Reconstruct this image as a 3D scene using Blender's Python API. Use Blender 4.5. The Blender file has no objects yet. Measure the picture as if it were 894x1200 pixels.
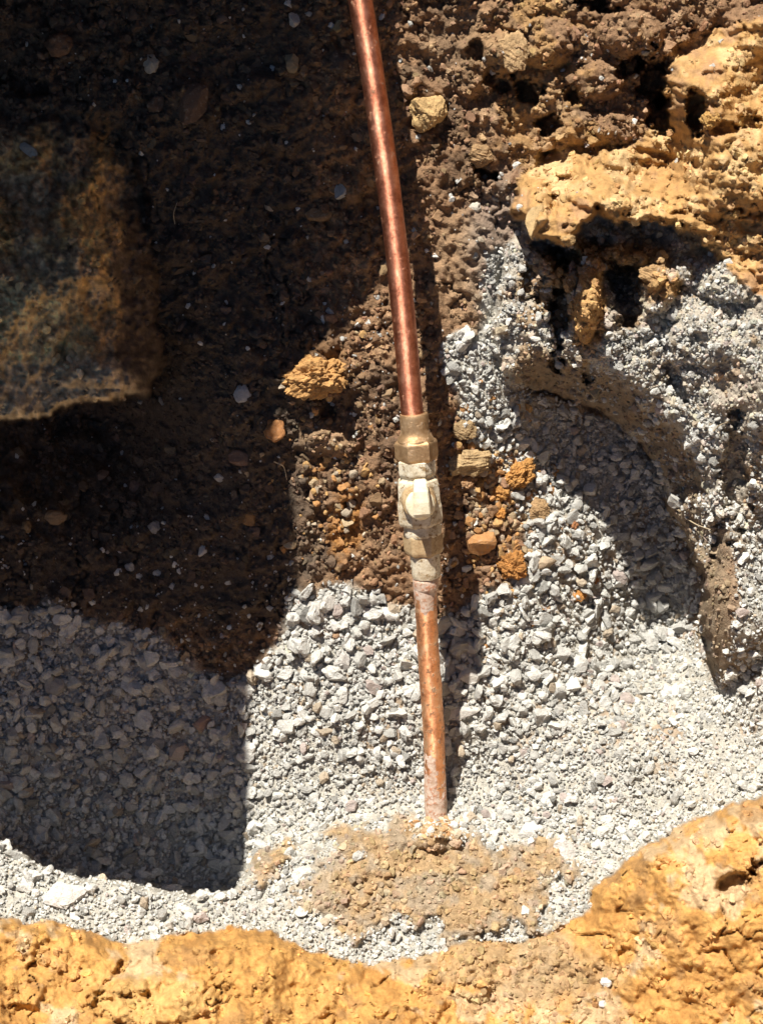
import bpy, bmesh, math, random
import numpy as np
from mathutils import Vector, Matrix, Quaternion
from mathutils import noise as mnz

random.seed(7)
rng = np.random.default_rng(11)
scene = bpy.context.scene
COL = scene.collection

# ------------------------------------------------------------------ frame of the place
# The camera leans over the pit, 60 degrees below the horizon.  Everything is in metres.
PITCH = math.radians(60)
D = 1.4                                   # camera to the valve
K = 0.3675 / 447                          # metres per photo pixel at the valve
XA = np.array([1.0, 0.0, 0.0])
VA = np.array([0.0, math.sin(PITCH), math.cos(PITCH)])      # up the slope
NA = np.array([0.0, -math.cos(PITCH), math.sin(PITCH)])     # out of the slope, towards the viewer

def P(px, py, h):
    px = np.asarray(px, float); py = np.asarray(py, float); h = np.asarray(h, float)
    s = (D - h) / D
    u = (px - 447) * K * s
    v = (600 - py) * K * s
    return u[..., None] * XA + v[..., None] * VA + h[..., None] * NA

# ------------------------------------------------------------------ camera
cam = bpy.data.cameras.new("camera")
cam.sensor_fit = 'HORIZONTAL'; cam.sensor_width = 36.0
cam.lens = 36.0 * D / 0.735
cam.clip_start = 0.02; cam.clip_end = 100
cam.dof.use_dof = True; cam.dof.focus_distance = 1.48; cam.dof.aperture_fstop = 11.0
camo = bpy.data.objects.new("camera", cam); COL.objects.link(camo)
camo.location = Vector(NA * D)
m3 = Matrix((XA, VA, NA)).transposed()
camo.rotation_euler = m3.to_euler()
scene.camera = camo

# ------------------------------------------------------------------ light
LU = np.array([0.35, -1.0, -0.9])         # how sunlight travels in the slope's own axes
LDIR = LU[0] * XA + LU[1] * VA + LU[2] * NA
LDIR /= np.linalg.norm(LDIR)
sun = bpy.data.lights.new("sun", 'SUN'); sun.energy = 5.0; sun.angle = math.radians(0.6)
sun.color = (1.0, 0.93, 0.83)
suno = bpy.data.objects.new("sun", sun); COL.objects.link(suno)
suno.rotation_euler = Vector(-LDIR).to_track_quat('Z', 'Y').to_euler()
suno.location = (-0.5, 0.5, 3)
w = bpy.data.worlds.new("World"); scene.world = w; w.use_nodes = True
wn = w.node_tree
sky = wn.nodes.new('ShaderNodeTexSky'); sky.sky_type = 'NISHITA'; sky.sun_disc = False
sky.sun_elevation = math.asin(-LDIR[2]); sky.sun_rotation = math.atan2(-LDIR[0], -LDIR[1])
sky.air_density = 0.7; sky.dust_density = 0.3; sky.altitude = 800
wn.links.new(sky.outputs[0], wn.nodes['Background'].inputs[0])
wn.nodes['Background'].inputs[1].default_value = 0.05
scene.view_settings.view_transform = 'Standard'
scene.view_settings.look = 'None'
scene.view_settings.exposure = 0.82
scene.view_settings.gamma = 1.0
scene.render.engine = 'CYCLES'

# ------------------------------------------------------------------ noise
def hashgrid(seed, n=256):
    return np.random.default_rng(seed).random((n, n)) * 2 - 1
def vnoise(x, y, seed=0):
    g = hashgrid(seed)
    xi = np.floor(x).astype(int); yi = np.floor(y).astype(int)
    fx = x - xi; fy = y - yi
    fx = fx * fx * fx * (fx * (fx * 6 - 15) + 10); fy = fy * fy * fy * (fy * (fy * 6 - 15) + 10)
    a = g[xi & 255, yi & 255]; b = g[(xi + 1) & 255, yi & 255]
    c = g[xi & 255, (yi + 1) & 255]; d = g[(xi + 1) & 255, (yi + 1) & 255]
    return (a * (1 - fx) + b * fx) * (1 - fy) + (c * (1 - fx) + d * fx) * fy
def fbm(x, y, scale, oct=4, seed=0, gain=0.5, rot=0.6):
    x = x / scale; y = y / scale
    s = 0; a = 1.0; t = 0
    for i in range(oct):
        s = s + a * vnoise(x + 17.3 * i, y - 9.1 * i, seed + i); t += a; a *= gain
        x, y = (x * math.cos(rot) - y * math.sin(rot)) * 2.03, (x * math.sin(rot) + y * math.cos(rot)) * 2.03
    return s / t
def sdf(px, py, poly):
    """signed distance in pixels, positive inside"""
    d = np.full(px.shape, 1e9); inside = np.zeros(px.shape, bool)
    n = len(poly)
    for i in range(n):
        x0, y0 = poly[i]; x1, y1 = poly[(i + 1) % n]
        ex, ey = x1 - x0, y1 - y0
        t = np.clip(((px - x0) * ex + (py - y0) * ey) / (ex * ex + ey * ey + 1e-9), 0, 1)
        d = np.minimum(d, (px - x0 - t * ex) ** 2 + (py - y0 - t * ey) ** 2)
        c = ((y0 > py) != (y1 > py))
        if ey != 0:
            inside ^= c & (px < ex * (py - y0) / ey + x0)
    return np.where(inside, 1, -1) * np.sqrt(d)
def sstep(x, a, b):
    t = np.clip((x - a) / (b - a), 0, 1); return t * t * (3 - 2 * t)
def rbf(ctrl, px, py, soft=90.0):
    c = np.array(ctrl, float); s = 300.0
    def phi(r2): return np.sqrt(r2 + (soft / s) ** 2)
    X = c[:, :2] / s
    A = phi(((X[:, None] - X[None]) ** 2).sum(-1))
    n = len(c); M = np.zeros((n + 3, n + 3)); M[:n, :n] = A + np.eye(n) * 0.002
    M[:n, n] = 1; M[:n, n + 1:] = X; M[n, :n] = 1; M[n + 1:, :n] = X.T
    wts = np.linalg.solve(M, np.concatenate([c[:, 2], [0, 0, 0]]))
    out = wts[n] + wts[n + 1] * px / s + wts[n + 2] * py / s
    for i in range(n):
        out = out + wts[i] * phi((px / s - X[i, 0]) ** 2 + (py / s - X[i, 1]) ** 2)
    return out

# ------------------------------------------------------------------ layout outlines (photo pixels on the slope)
RIM = [(-450, 950), (-100, 975), (0, 986), (40, 1006), (90, 1024), (160, 1036), (230, 1042), (272, 1036), (292, 1015), (330, 1000),
       (400, 985), (470, 975), (560, 970), (640, 975), (700, 980), (900, 900), (1400, 900), (1400, 1700), (-450, 1700)]
CLAY = [(-450, 1040), (-100, 1066), (0, 1075), (60, 1080), (110, 1093), (150, 1108), (185, 1100), (240, 1090), (300, 1088), (350, 1110),
        (430, 1130), (500, 1118), (560, 1103), (640, 1098), (685, 1075), (690, 1042), (730, 1010), (800, 972), (850, 948), (894, 936),
        (1000, 905), (1400, 860), (1400, 1700), (-450, 1700)]
LEDGE = [(608, 245), (612, 205), (640, 178), (700, 178), (757, 172), (772, 130), (785, 85), (800, 55), (850, 38), (900, 20), (1400, -60),
         (1400, 400), (900, 352), (872, 335), (850, 305), (812, 285), (792, 272), (765, 264), (728, 250), (700, 258), (668, 284), (640, 282), (615, 282)]
HANG = [(640, 200), (608, 262), (596, 300), (585, 350), (570, 395), (586, 432), (604, 452), (660, 466), (702, 482), (745, 515), (772, 556), (788, 610), (812, 640),
        (822, 700), (828, 770), (846, 806), (870, 800), (905, 770), (1000, 760), (1400, 700), (1400, 100), (900, 160), (760, 180)]
BLOCK = [(-450, 120), (-100, 125), (0, 135), (60, 135), (110, 128), (148, 150), (174, 230), (182, 310), (190, 370), (188, 425), (172, 458), (140, 472), (105, 466),
         (60, 486), (30, 490), (0, 486), (-100, 490), (-450, 500)]
GRAVEL = [(-450, 700), (0, 708), (60, 722), (120, 735), (190, 742), (235, 775), (262, 800), (300, 790), (325, 745), (345, 700), (380, 690), (420, 700), (450, 715),
          (520, 722), (570, 705), (600, 690), (625, 655), (604, 600), (590, 540), (545, 505), (520, 440), (522, 408), (560, 385), (560, 320), (575, 300),
          (600, 290), (640, 330), (700, 380), (770, 390), (800, 300), (850, 310), (894, 370), (1400, 380), (1400, 1700), (-450, 1700)]

BASE_C = [(440, -420, .07), (0, -420, .06), (900, -420, .10), (440, -150, .02), (440, 100, -.025), (475, 300, -.072), (485, 450, -.09), (495, 550, -.115), (500, 650, -.14), (510, 750, -.16), (515, 850, -.15), (515, 945, -.140),
          (250, 100, -.02), (300, 300, -.075), (220, 300, -.07), (250, 450, -.10), (260, 600, -.145), (150, 600, -.2), (50, 600, -.2), (150, 505, -.235), (30, 505, -.245),
          (150, 750, -.19), (40, 750, -.19), (250, 750, -.175), (250, 900, -.185), (100, 900, -.19), (30, 900, -.18), (150, 1000, -.18), (250, 1030, -.165), (30, 980, -.17),
          (60, 40, .0), (50, 200, -.03), (350, 520, -.11), (360, 650, -.14), (400, 850, -.157), (350, 950, -.15), (400, 985, -.12),
          (600, 100, -.03), (560, 250, -.055), (560, 400, -.09), (600, 460, -.115), (600, 520, -.135), (650, 500, -.16), (700, 600, -.18), (760, 600, -.195), (790, 680, -.22), (790, 770, -.215), (640, 720, -.16),
          (650, 850, -.148), (750, 850, -.14), (650, 930, -.12), (720, 40, .0), (860, 30, .03), (855, 840, -.095), (870, 800, -.085), (894, 800, -.062), (894, 860, -.06), (940, 800, -.04),
          (500, 1000, -.085), (500, 1070, -.045), (650, 1000, -.08), (600, 1060, -.045), (800, 930, -.085), (890, 900, -.05), (350, 1060, -.05), (500, 1200, .0), (100, 1150, -.05), (850, 1100, .02)]
RIM_C = [(0, 1000, -.06), (150, 1045, -.05), (270, 1045, -.06), (340, 1010, -.09), (0, 1080, -.02), (150, 1100, -.02), (300, 1090, -.03), (450, 1000, -.085), (450, 1100, -.03),
         (560, 985, -.095), (600, 1060, -.045), (680, 990, -.085), (680, 1060, -.03), (800, 940, -.075), (880, 900, -.05), (900, 950, -.02), (300, 1250, .03), (800, 1200, .04), (-100, 1050, -.03)]
CLAY_C = [(0, 1090, .03), (150, 1120, .04), (300, 1100, .03), (430, 1140, .02), (560, 1115, .01), (680, 1100, .015), (700, 1030, .01), (760, 1000, .035), (894, 945, .05),
          (0, 1200, .09), (200, 1200, .11), (450, 1200, .07), (650, 1200, .06), (860, 1200, .12), (800, 1080, .09), (1000, 1000, .13), (400, 1500, .25), (900, 1500, .28), (-200, 1300, .15)]
LEDGE_C = [(610, 235, .0), (620, 280, .035), (655, 185, -.025), (700, 182, -.02), (690, 215, .035), (690, 250, .068), (760, 260, .068), (650, 275, .045), (755, 178, -.01), (770, 140, .0), (795, 65, .015), (810, 110, .05),
           (850, 42, .03), (850, 90, .065), (830, 200, .055), (894, 40, .04), (850, 280, .058), (894, 335, .055), (894, 180, .08), (1000, 200, .12)]
HANG_C = [(600, 300, -.045), (580, 350, -.06), (575, 400, -.075), (600, 445, -.065), (650, 310, -.035), (650, 400, -.03), (700, 470, -.035), (720, 300, -.02), (720, 400, -.005), (760, 520, -.04),
          (800, 400, .02), (860, 330, .04), (860, 450, .04), (800, 560, -.03), (812, 640, -.03), (860, 600, -.015), (832, 720, -.045), (862, 700, -.035), (894, 700, -.022), (843, 785, -.082), (870, 790, -.086), (894, 780, -.062), (894, 740, -.045), (1000, 500, .1)]
BLOCK_C = [(0, 140, -.014), (60, 140, -.016), (110, 135, -.022), (60, 220, .0), (110, 240, -.015), (128, 240, -.025), (185, 280, -.085), (20, 350, .03), (120, 350, .005), (138, 380, -.005), (195, 380, -.10), (0, 450, .045), (100, 455, .035),
           (150, 455, .0), (198, 460, -.11), (-150, 180, .0), (-150, 440, .05), (-450, 150, .0), (-450, 480, .05)]

# holes and hollows in the soil: x, y, half width, half height, depth in metres, turn
PITS = [(656, 365, 10, 60, .034, .05), (735, 345, 19, 45, .036, -.2), (618, 330, 8, 34, .018, .1), (690, 440, 7, 20, .02, 0), (790, 440, 10, 30, .014, -.3), (700, 4, 22, 14, .035, 0), (765, 92, 20, 30, .045, .3), (772, 130, 14, 26, .045, 0), (742, 78, 22, 10, .03, 0), (642, 146, 13, 10, .035, 0), (616, 106, 18, 12, .03, .5),
        (672, 108, 10, 13, .02, 0), (567, 206, 13, 9, .03, 0), (588, 100, 16, 9, .022, .5), (560, 60, 11, 11, .015, 0), (816, 132, 9, 24, .045, -.1), (850, 150, 16, 7, .02, 0),
        (880, 145, 14, 8, .02, 0), (655, 212, 20, 5, .012, -.3), (650, 232, 6, 18, .02, 0), (795, 250, 9, 5, .01, 0), (815, 190, 7, 8, .012, 0),
        (660, 300, 16, 18, .03, 0), (700, 290, 20, 12, .018, 0), (760, 285, 22, 9, .014, 0), (640, 290, 20, 8, .02, 0), (725, 330, 12, 18, .02, 0), (640, 345, 10, 20, .02, 0),
        (862, 1034, 22, 8, .026, -.5), (884, 1014, 10, 10, .02, 0), (130, 1150, 8, 26, .012, .7), (60, 1140, 30, 5, .006, .3), (20, 1185, 20, 10, .012, .2), (115, 1178, 20, 5, .01, -.2),
        (735, 1130, 10, 16, .01, .2), (385, 478, 10, 12, .012, 0), (410, 590, 8, 9, .008, 0), (30, 100, 40, 12, .015, .3), (860, 560, 14, 60, .02, 0), (838, 640, 7, 40, .012, .1)]
# swelling lumps: x, y, half width, half height, height, turn
LUMPS = [(560, 75, 30, 40, .015, .3), (590, 60, 26, 24, .02, 0), (695, 150, 60, 22, .02, 0), (700, 95, 30, 25, .02, 0), (640, 50, 40, 30, .018, 0), (740, 40, 40, 30, .025, .2),
         (835, 85, 60, 28, .02, -.1), (860, 60, 50, 20, .012, -.3), (630, 240, 14, 30, .02, 0), (720, 225, 60, 22, .02, 0), (850, 225, 50, 30, .012, 0), (800, 320, 16, 14, .02, 0),
         (730, 300, 14, 10, .022, 0), (770, 300, 10, 8, .02, 0), (665, 330, 8, 10, .018, 0), (765, 325, 16, 16, .02, 0), (690, 350, 22, 26, .012, 0),
         (175, 1172, 80, 32, .018, 0), (145, 1155, 30, 14, .012, .1), 
(330, 440, 30, 18, .006, 0), (385, 520, 40, 18, .012, 0),
         (90, 240, 30, 60, .012, .1), (30, 380, 50, 60, .018, 0), (110, 440, 60, 16, .014, 0), (225, 130, 36, 34, .012, .6), (560, 310, 26, 60, .006, 0), (690, 345, 15, 60, .042, .1), (772, 338, 22, 34, .034, .1), (640, 330, 10, 44, .024, 0), (745, 303, 17, 9, .04, .1), (715, 296, 12, 9, .03, 0), (666, 288, 12, 9, .03, .2),
         (512, 981, 34, 15, .014, 0), (850, 330, 40, 24, .02, .2), (720, 380, 14, 20, .014, 0), (820, 400, 40, 34, .014, .1)]

def ell(px, py, x, y, a, b, t):
    dx = px - x; dy = py - y; c, s = math.cos(t), math.sin(t)
    return np.sqrt(((dx * c + dy * s) / a) ** 2 + ((-dx * s + dy * c) / b) ** 2)

def build_h(px, py):
    jit = fbm(px, py, 46, 5, 31, .6) * 13
    jit2 = fbm(px, py, 18, 3, 61, .6) * 6
    h = rbf(BASE_C, px, py)
    def lay(h, poly, ctrl, w0, w1, j=1.0):
        s = sdf(px, py, poly) + (jit + jit2) * j
        m = sstep(s, w0, w1)
        return h * (1 - m) + rbf(ctrl, px, py) * m
    h = lay(h, RIM, RIM_C, -3, 9, .6)
    s_h = sdf(px, py, HANG) + (jit + jit2) * .8
    h = lay(h, HANG, HANG_C, -4, 8, .8)
    curl = (1 - sstep(s_h, 0, 62)) * sstep(s_h, -4, 4) * sstep(px, 590, 640) * sstep(py, 400, 450) * sstep(px, 868, 835) * sstep(py, 690, 620)
    h = h - .075 * curl
    h = lay(h, LEDGE, LEDGE_C, -4, 10, 1.5)
    h = lay(h, BLOCK, BLOCK_C, -4, 7, 1.1)
    h = lay(h, CLAY, CLAY_C, -6, 22, .9)
    # beyond the frame the pit's sides rise to the ground around it
    h = h + np.clip((-60 - px) / 380, 0, 1) ** 1.4 * .20
    h = h + np.clip((px - 960) / 380, 0, 1) ** 1.4 * .40
    h = h + np.clip((-60 - py) / 380, 0, 1) ** 1.3 * .07
    return h

# ------------------------------------------------------------------ terrain grid
def axis(lo, hi, a, b, st):
    mid = np.arange(a, b + st, st)
    def out(L):
        r = []; d = st; x = 0
        while x < L: d *= 1.07; x += d; r.append(x)
        return np.array(r)
    l = a - out(a - lo)[::-1]; r = mid[-1] + out(hi - b)
    return np.concatenate([l, mid, r])
gx = axis(-430, 1330, -12, 906, 1.8); gy = axis(-430, 1560, -12, 1212, 1.8)
PX, PY = np.meshgrid(gx, gy)
JIT = fbm(PX, PY, 46, 5, 31, .6) * 13 + fbm(PX, PY, 18, 3, 61, .6) * 6
H = build_h(PX, PY)
sd = {k: sdf(PX, PY, v) for k, v in dict(rim=RIM, clay=CLAY, ledge=LEDGE, hang=HANG, block=BLOCK, gravel=GRAVEL).items()}
m_clay = sstep(sd['clay'] + JIT * .9, -3, 3)
m_ledge = sstep(sd['ledge'] + JIT * 1.5, -3, 3)
m_block = sstep(sd['block'] + JIT * 1.1, -2, 3)
m_hang = sstep(sd['hang'] + JIT * .8, -3, 3)
m_grav = sstep(sd['gravel'] + JIT * 1.6, -8, 8)
m_grav = m_grav * (1 - m_clay) * (1 - m_ledge) * (1 - m_block)
_n = fbm(PX, PY, 40, 4, 930, .65)
m_mound = sstep(1 - ell(PX, PY, 508, 1034, 184, 76, .04) + JIT * .03 + _n * .45, -.08, .3)
soilish = np.clip(1 - m_grav, 0, 1)

for (x, y, a, b, dd, t) in PITS:
    e = ell(PX, PY, x, y, a, b, t) + JIT * .045 + fbm(PX, PY, 13, 4, 5, .65) * .9
    H -= dd * 1.15 * sstep(e, 1.25, .55)
for (x, y, a, b, dd, t) in LUMPS:
    e = ell(PX, PY, x, y, a, b, t) + JIT * .012
    H += dd * np.sqrt(np.clip(1 - e * e, 0, 1))
# broken, crumbly relief
rough = fbm(PX, PY, 60, 6, 101, .62)
ridg = 1 - np.abs(fbm(PX, PY, 38, 5, 140, .6)) * 2.2
H += (vnoise(PX / 60 + rough, PY / 34 + rough * 1.5, 990) > 0) * 0
H += rough * (.009 + .008 * m_ledge + .007 * m_clay + .016 * m_block * sstep(PX, 180, 120)) * (1 - .5 * m_grav)
H += fbm(PX, PY, 26, 3, 850, .6) * .006 * m_clay
H += fbm(PX, PY, 34, 5, 870, .65) * .016 * m_hang * (1 - m_ledge) * sstep(PY, 720, 600)
H += (ridg - .6) * .007 * soilish * (1 - .25 * m_clay) * (1 - .5 * m_ledge)
H -= sstep(np.abs(fbm(PX, PY, 70, 4, 810, .6)), .035, .0) * .007 * soilish * sstep(fbm(PX, PY, 120, 2, 830), -.1, .15)
H += fbm(PX, PY, 11, 3, 170, .6) * .0035 * soilish * (1 - .45 * m_clay)
# tool strokes down the left face, tilted layering in the clay ledge
H += vnoise(PX / 9, PY / 120, 300) * .003 * sstep(PX, 260, 120) * sstep(PY, 520, 440) * sstep(PY, 120, 180)
H += vnoise((PX + PY * .4) / 70, (PY - PX * .18) / 7, 301) * .0036 * m_ledge

def stamp(n, r0, r1, mask_fn, amp, seed):
    """press n rounded clods into the height grid"""
    g = np.random.default_rng(seed)
    xs = g.uniform(-60, 950, n); ys = g.uniform(-60, 1260, n)
    rr = r0 + (r1 - r0) * g.random(n) ** 2.4
    add = np.zeros_like(H)
    for x, y, r, q, t in zip(xs, ys, rr, g.random(n), g.random(n)):
        i0, i1 = np.searchsorted(gy, (y - r * 1.3, y + r * 1.3)); j0, j1 = np.searchsorted(gx, (x - r * 1.3, x + r * 1.3))
        if i1 <= i0 or j1 <= j0: continue
        k = mask_fn[(i0 + i1) // 2 if (i0 + i1) // 2 < len(gy) else -1, min((j0 + j1) // 2, len(gx) - 1)]
        if k <= q * .9: continue
        dx = (PX[i0:i1, j0:j1] - x) / r; dy = (PY[i0:i1, j0:j1] - y) / r
        e = np.full(dx.shape, -9.0)
        for m in range(5):
            an = t * 6.3 + m * 1.2566 + 1.1 * ((q * 37.7 * (m + 1)) % 1); dd = .62 + .38 * ((t * 91.3 * (m + 1)) % 1)
            e = np.maximum(e, (dx * math.cos(an) + dy * math.sin(an)) / dd)
        tilt = (dx * math.cos(q * 40) + dy * math.sin(q * 40)) * .35
        b = np.clip(np.minimum((1 - e) * 2.2, .85 + tilt), 0, 1.3) * (e < 1) * r * K * amp * k
        add[i0:i1, j0:j1] = np.maximum(add[i0:i1, j0:j1], b)
    return add
packed = np.clip(sstep(ell(PX, PY, 540, 330, 60, 110, -.1), 1.1, .6) + sstep(ell(PX, PY, 500, 50, 60, 60, 0), 1.1, .6) + sstep(ell(PX, PY, 720, 165, 60, 22, 0), 1.2, .7) + sstep(fbm(PX, PY, 55, 3, 777, .5), .08, .3), 0, 1)
H += stamp(4200, 3.5, 15, soilish * (1 - .75 * m_clay) * (1 - .85 * packed) * (1 - .35 * m_ledge), .6, 5)
H += stamp(420, 14, 40, m_ledge, .32, 15)
H += stamp(3400, 4, 20, m_clay * sstep(fbm(PX, PY, 60, 3, 880, .5), -.12, .12), .55, 8)
H += stamp(4000, 2.2, 6, m_clay, .5, 9)
H -= sstep(np.abs(fbm(PX, PY, 90, 4, 815, .55)), .03, .0) * .010 * m_clay * sstep(fbm(PX, PY, 150, 2, 835), -.1, .15)
H += (fbm(PX, PY, 7, 3, 1100, .6) * .003 + fbm(PX, PY, 20, 3, 1110, .6) * .006) * m_block
H += stamp(900, 9, 26, (PX < 440) * soilish * (1 - m_block) * (PY < 780), .5, 14)
H += stamp(900, 5, 20, m_block * sstep(PX, 145, 125), .75, 12)
H += stamp(9000, 2.0, 5.5, soilish * (1 - .4 * m_clay) * (1 - .6 * packed), .9, 6)

def interp(A, px, py):
    fx = np.clip(np.interp(px, gx, np.arange(len(gx))), 0, len(gx) - 1.001); fy = np.clip(np.interp(py, gy, np.arange(len(gy))), 0, len(gy) - 1.001)
    i = fx.astype(int); j = fy.astype(int); fx = fx - i; fy = fy - j
    return (A[j, i] * (1 - fx) + A[j, i + 1] * fx) * (1 - fy) + (A[j + 1, i] * (1 - fx) + A[j + 1, i + 1] * fx) * fy
def hat(px, py): return interp(H, np.asarray(px, float), np.asarray(py, float))

# ------------------------------------------------------------------ ground colours (soil, clay and stone dust, plus shade painted on the left wall)
C = lambda *a: np.array(a, float)
SOIL = C(.265, .160, .090); SOIL_D = C(.150, .096, .060); SOIL_L = C(.40, .265, .155)
GREY = C(.33, .32, .30); GREY_L = C(.66, .66, .62)
OCHRE = C(.42, .25, .10); OCHRE_L = C(.54, .375, .19); ORANGE = C(.50, .275, .085); RUST = C(.33, .135, .03)
TAN = C(.36, .26, .15)
def mixc(a, b, t): return a * (1 - t[..., None]) + b * t[..., None]
n1 = fbm(PX, PY, 90, 5, 400, .6) ; n2 = fbm(PX, PY, 22, 4, 420, .6); n3 = fbm(PX, PY, 6, 2, 440, .6)
col = np.ones(PX.shape + (3,)) * SOIL
col = mixc(col, SOIL_D, sstep(n1 + n2 * .4, .05, .4)); col = mixc(col, SOIL_L, sstep(n2 + n3 * .5, .15, .6) * .7)
# the shaded wall left of the pipe: shade put into a darker soil colour
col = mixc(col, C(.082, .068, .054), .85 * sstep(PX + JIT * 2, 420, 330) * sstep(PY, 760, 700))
col = mixc(col, OCHRE, .8 * sstep(n1 - n2 * .3, .1, .4) * sstep(PX, 520, 640) * sstep(PY, 330, 200))
def patch(x, y, a, b, t, c, k, edge=.5, j=.03):
    global col
    e = ell(PX, PY, x, y, a, b, t) + JIT * j + n3 * .25
    col = mixc(col, c, k * sstep(e, 1, 1 - edge))
patch(592, 62, 28, 24, 0, TAN * 1.05, .8); patch(640, 145, 40, 60, 0, SOIL_L, .5); patch(543, 320, 40, 110, -.1, SOIL_L * .9, .7); patch(570, 60, 90, 60, 0, SOIL_L, .35)
patch(405, 610, 26, 52, .1, C(.36, .17, .05), .8); patch(385, 515, 50, 22, .1, SOIL_L * .95, .7); patch(400, 690, 60, 20, 0, SOIL_L, .4)
patch(385, 425, 40, 30, 0, C(.26, .14, .06), .5); patch(255, 215, 8, 26, .2, C(.2, .11, .05), .7)
patch(112, 230, 20, 100, .1, C(.26, .14, .05), .85); patch(105, 300, 30, 60, .3, OCHRE * .6, .6)
gl = m_grav
col = mixc(col, GREY_L * C(.74, .71, .66), gl)
col = mixc(col, SOIL_L * .9, gl * .7 * sstep(n1 + .6 * n2, .1, .5) * (1 - sstep(PY, 860, 960)))
gm = sstep(1 - ell(PX, PY, 590, 290, 60, 120, 0), 0, .6); col = mixc(col, GREY, gm * .35 * (1 - m_ledge))
ochm = np.clip(m_ledge, 0, 1); cl = mixc(np.ones(PX.shape + (3,)) * OCHRE, OCHRE_L, sstep(n2 + n1 * .6, .0, .45)); cl = mixc(cl, SOIL * 1.4, sstep(-n1 - n2 * .5, .1, .4) * .7)
col = mixc(col, cl, ochm)
b1 = fbm(PX, PY, 44, 5, 950, .62); b2 = fbm(PX, PY, 15, 4, 960, .6)
bc = mixc(np.ones(PX.shape + (3,)) * C(.32, .21, .10), C(.38, .29, .18), sstep(b1 + b2 * .6, .0, .25) * .6 * sstep(PY, 420, 330)); bc = mixc(bc, C(.46, .29, .11), sstep(-b1 + b2 * .5, .02, .25) * .85)
bc = mixc(bc, C(.50, .38, .20), sstep(PY + JIT, 300, 350) * .75 * sstep(PX, 110, 50)); bc = mixc(bc, SOIL_D, sstep(b2, .12, .3) * .55); bc = mixc(bc, C(.30, .26, .19), sstep(PY + JIT * .5, 415, 428) * .6)
bc = mixc(bc, C(.44, .27, .10), sstep(ell(PX, PY, 112, 245, 20, 110, .08) + b2 * .9, 1, .6) * .85)
bc = mixc(bc, C(.46, .34, .17), sstep(ell(PX, PY, 25, 370, 65, 62, 0) + b2 * .8, 1, .5) * .8)
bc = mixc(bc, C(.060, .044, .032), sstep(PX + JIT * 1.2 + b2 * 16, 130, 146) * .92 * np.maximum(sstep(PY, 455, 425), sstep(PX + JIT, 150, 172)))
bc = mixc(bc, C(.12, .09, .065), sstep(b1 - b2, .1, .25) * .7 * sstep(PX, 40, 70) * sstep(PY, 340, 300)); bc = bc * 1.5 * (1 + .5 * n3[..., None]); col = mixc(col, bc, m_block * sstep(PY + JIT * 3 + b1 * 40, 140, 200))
cc = mixc(np.ones(PX.shape + (3,)) * ORANGE, OCHRE_L * C(1.05, .85, .6), sstep(n1 * .6 + n2 * .5, -.05, .45)); cc = mixc(cc, C(.34, .17, .05), sstep(-n2 - n1 * .4, .1, .5) * .7)
cc = mixc(cc, C(.52, .42, .28), sstep(fbm(PX, PY, 70, 5, 1010, .65), .12, .3) * .6); cc = mixc(cc, C(.30, .17, .07), sstep(fbm(PX, PY, 34, 5, 1020, .65), .15, .32) * .6)
cm0 = mixc(cc, TAN, sstep(1 - ell(PX, PY, 620, 1135, 150, 60, .2) + n2 * .4, .0, .6) * .75)
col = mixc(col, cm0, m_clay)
H += .016 * m_mound * (1 - m_clay) * (.75 + .9 * fbm(PX, PY, 30, 4, 999, .6))
patch(175, 1172, 78, 32, 0, C(.56, .35, .13), .8, .25, .01)
mm = m_mound * (1 - m_clay); col = mixc(col, mixc(np.ones(PX.shape + (3,)) * C(.40, .27, .14), C(.36, .28, .19), sstep(n2, -.2, .3)), mm * .95)
patch(868, 462, 44, 30, .2, C(.26, .15, .085), .9, .4, .07); patch(860, 540, 22, 60, 0, SOIL, .7); patch(850, 700, 26, 110, 0, SOIL * 1.1, .85); patch(825, 690, 18, 90, 0, SOIL_D, .8)
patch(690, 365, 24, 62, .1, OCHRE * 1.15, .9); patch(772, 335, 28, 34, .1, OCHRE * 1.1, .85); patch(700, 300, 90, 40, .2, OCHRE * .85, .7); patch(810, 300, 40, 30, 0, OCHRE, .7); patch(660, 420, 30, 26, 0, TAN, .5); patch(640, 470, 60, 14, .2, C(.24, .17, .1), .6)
patch(760, 490, 60, 30, .7, C(.25, .18, .11), .6)
_hd = m_hang * (1 - m_ledge) * sstep(PY, 660, 560); col = mixc(col, mixc(np.ones(PX.shape + (3,)) * C(.46, .42, .35), C(.36, .26, .16), sstep(n1 + n2, .1, .45)), _hd * .85)
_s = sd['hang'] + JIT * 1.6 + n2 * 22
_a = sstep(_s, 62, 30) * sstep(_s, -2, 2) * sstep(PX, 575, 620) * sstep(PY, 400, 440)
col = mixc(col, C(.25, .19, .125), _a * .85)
patch(690, 362, 22, 66, .1, OCHRE * 1.1, .95, .4, .05); patch(774, 335, 28, 36, .1, OCHRE * 1.1, .9, .4, .05); patch(725, 300, 80, 24, .1, OCHRE * .9, .8); patch(655, 330, 12, 40, 0, OCHRE * .9, .6)
col = np.clip(col * (1 + .16 * n3[..., None]), .01, .8)

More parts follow.
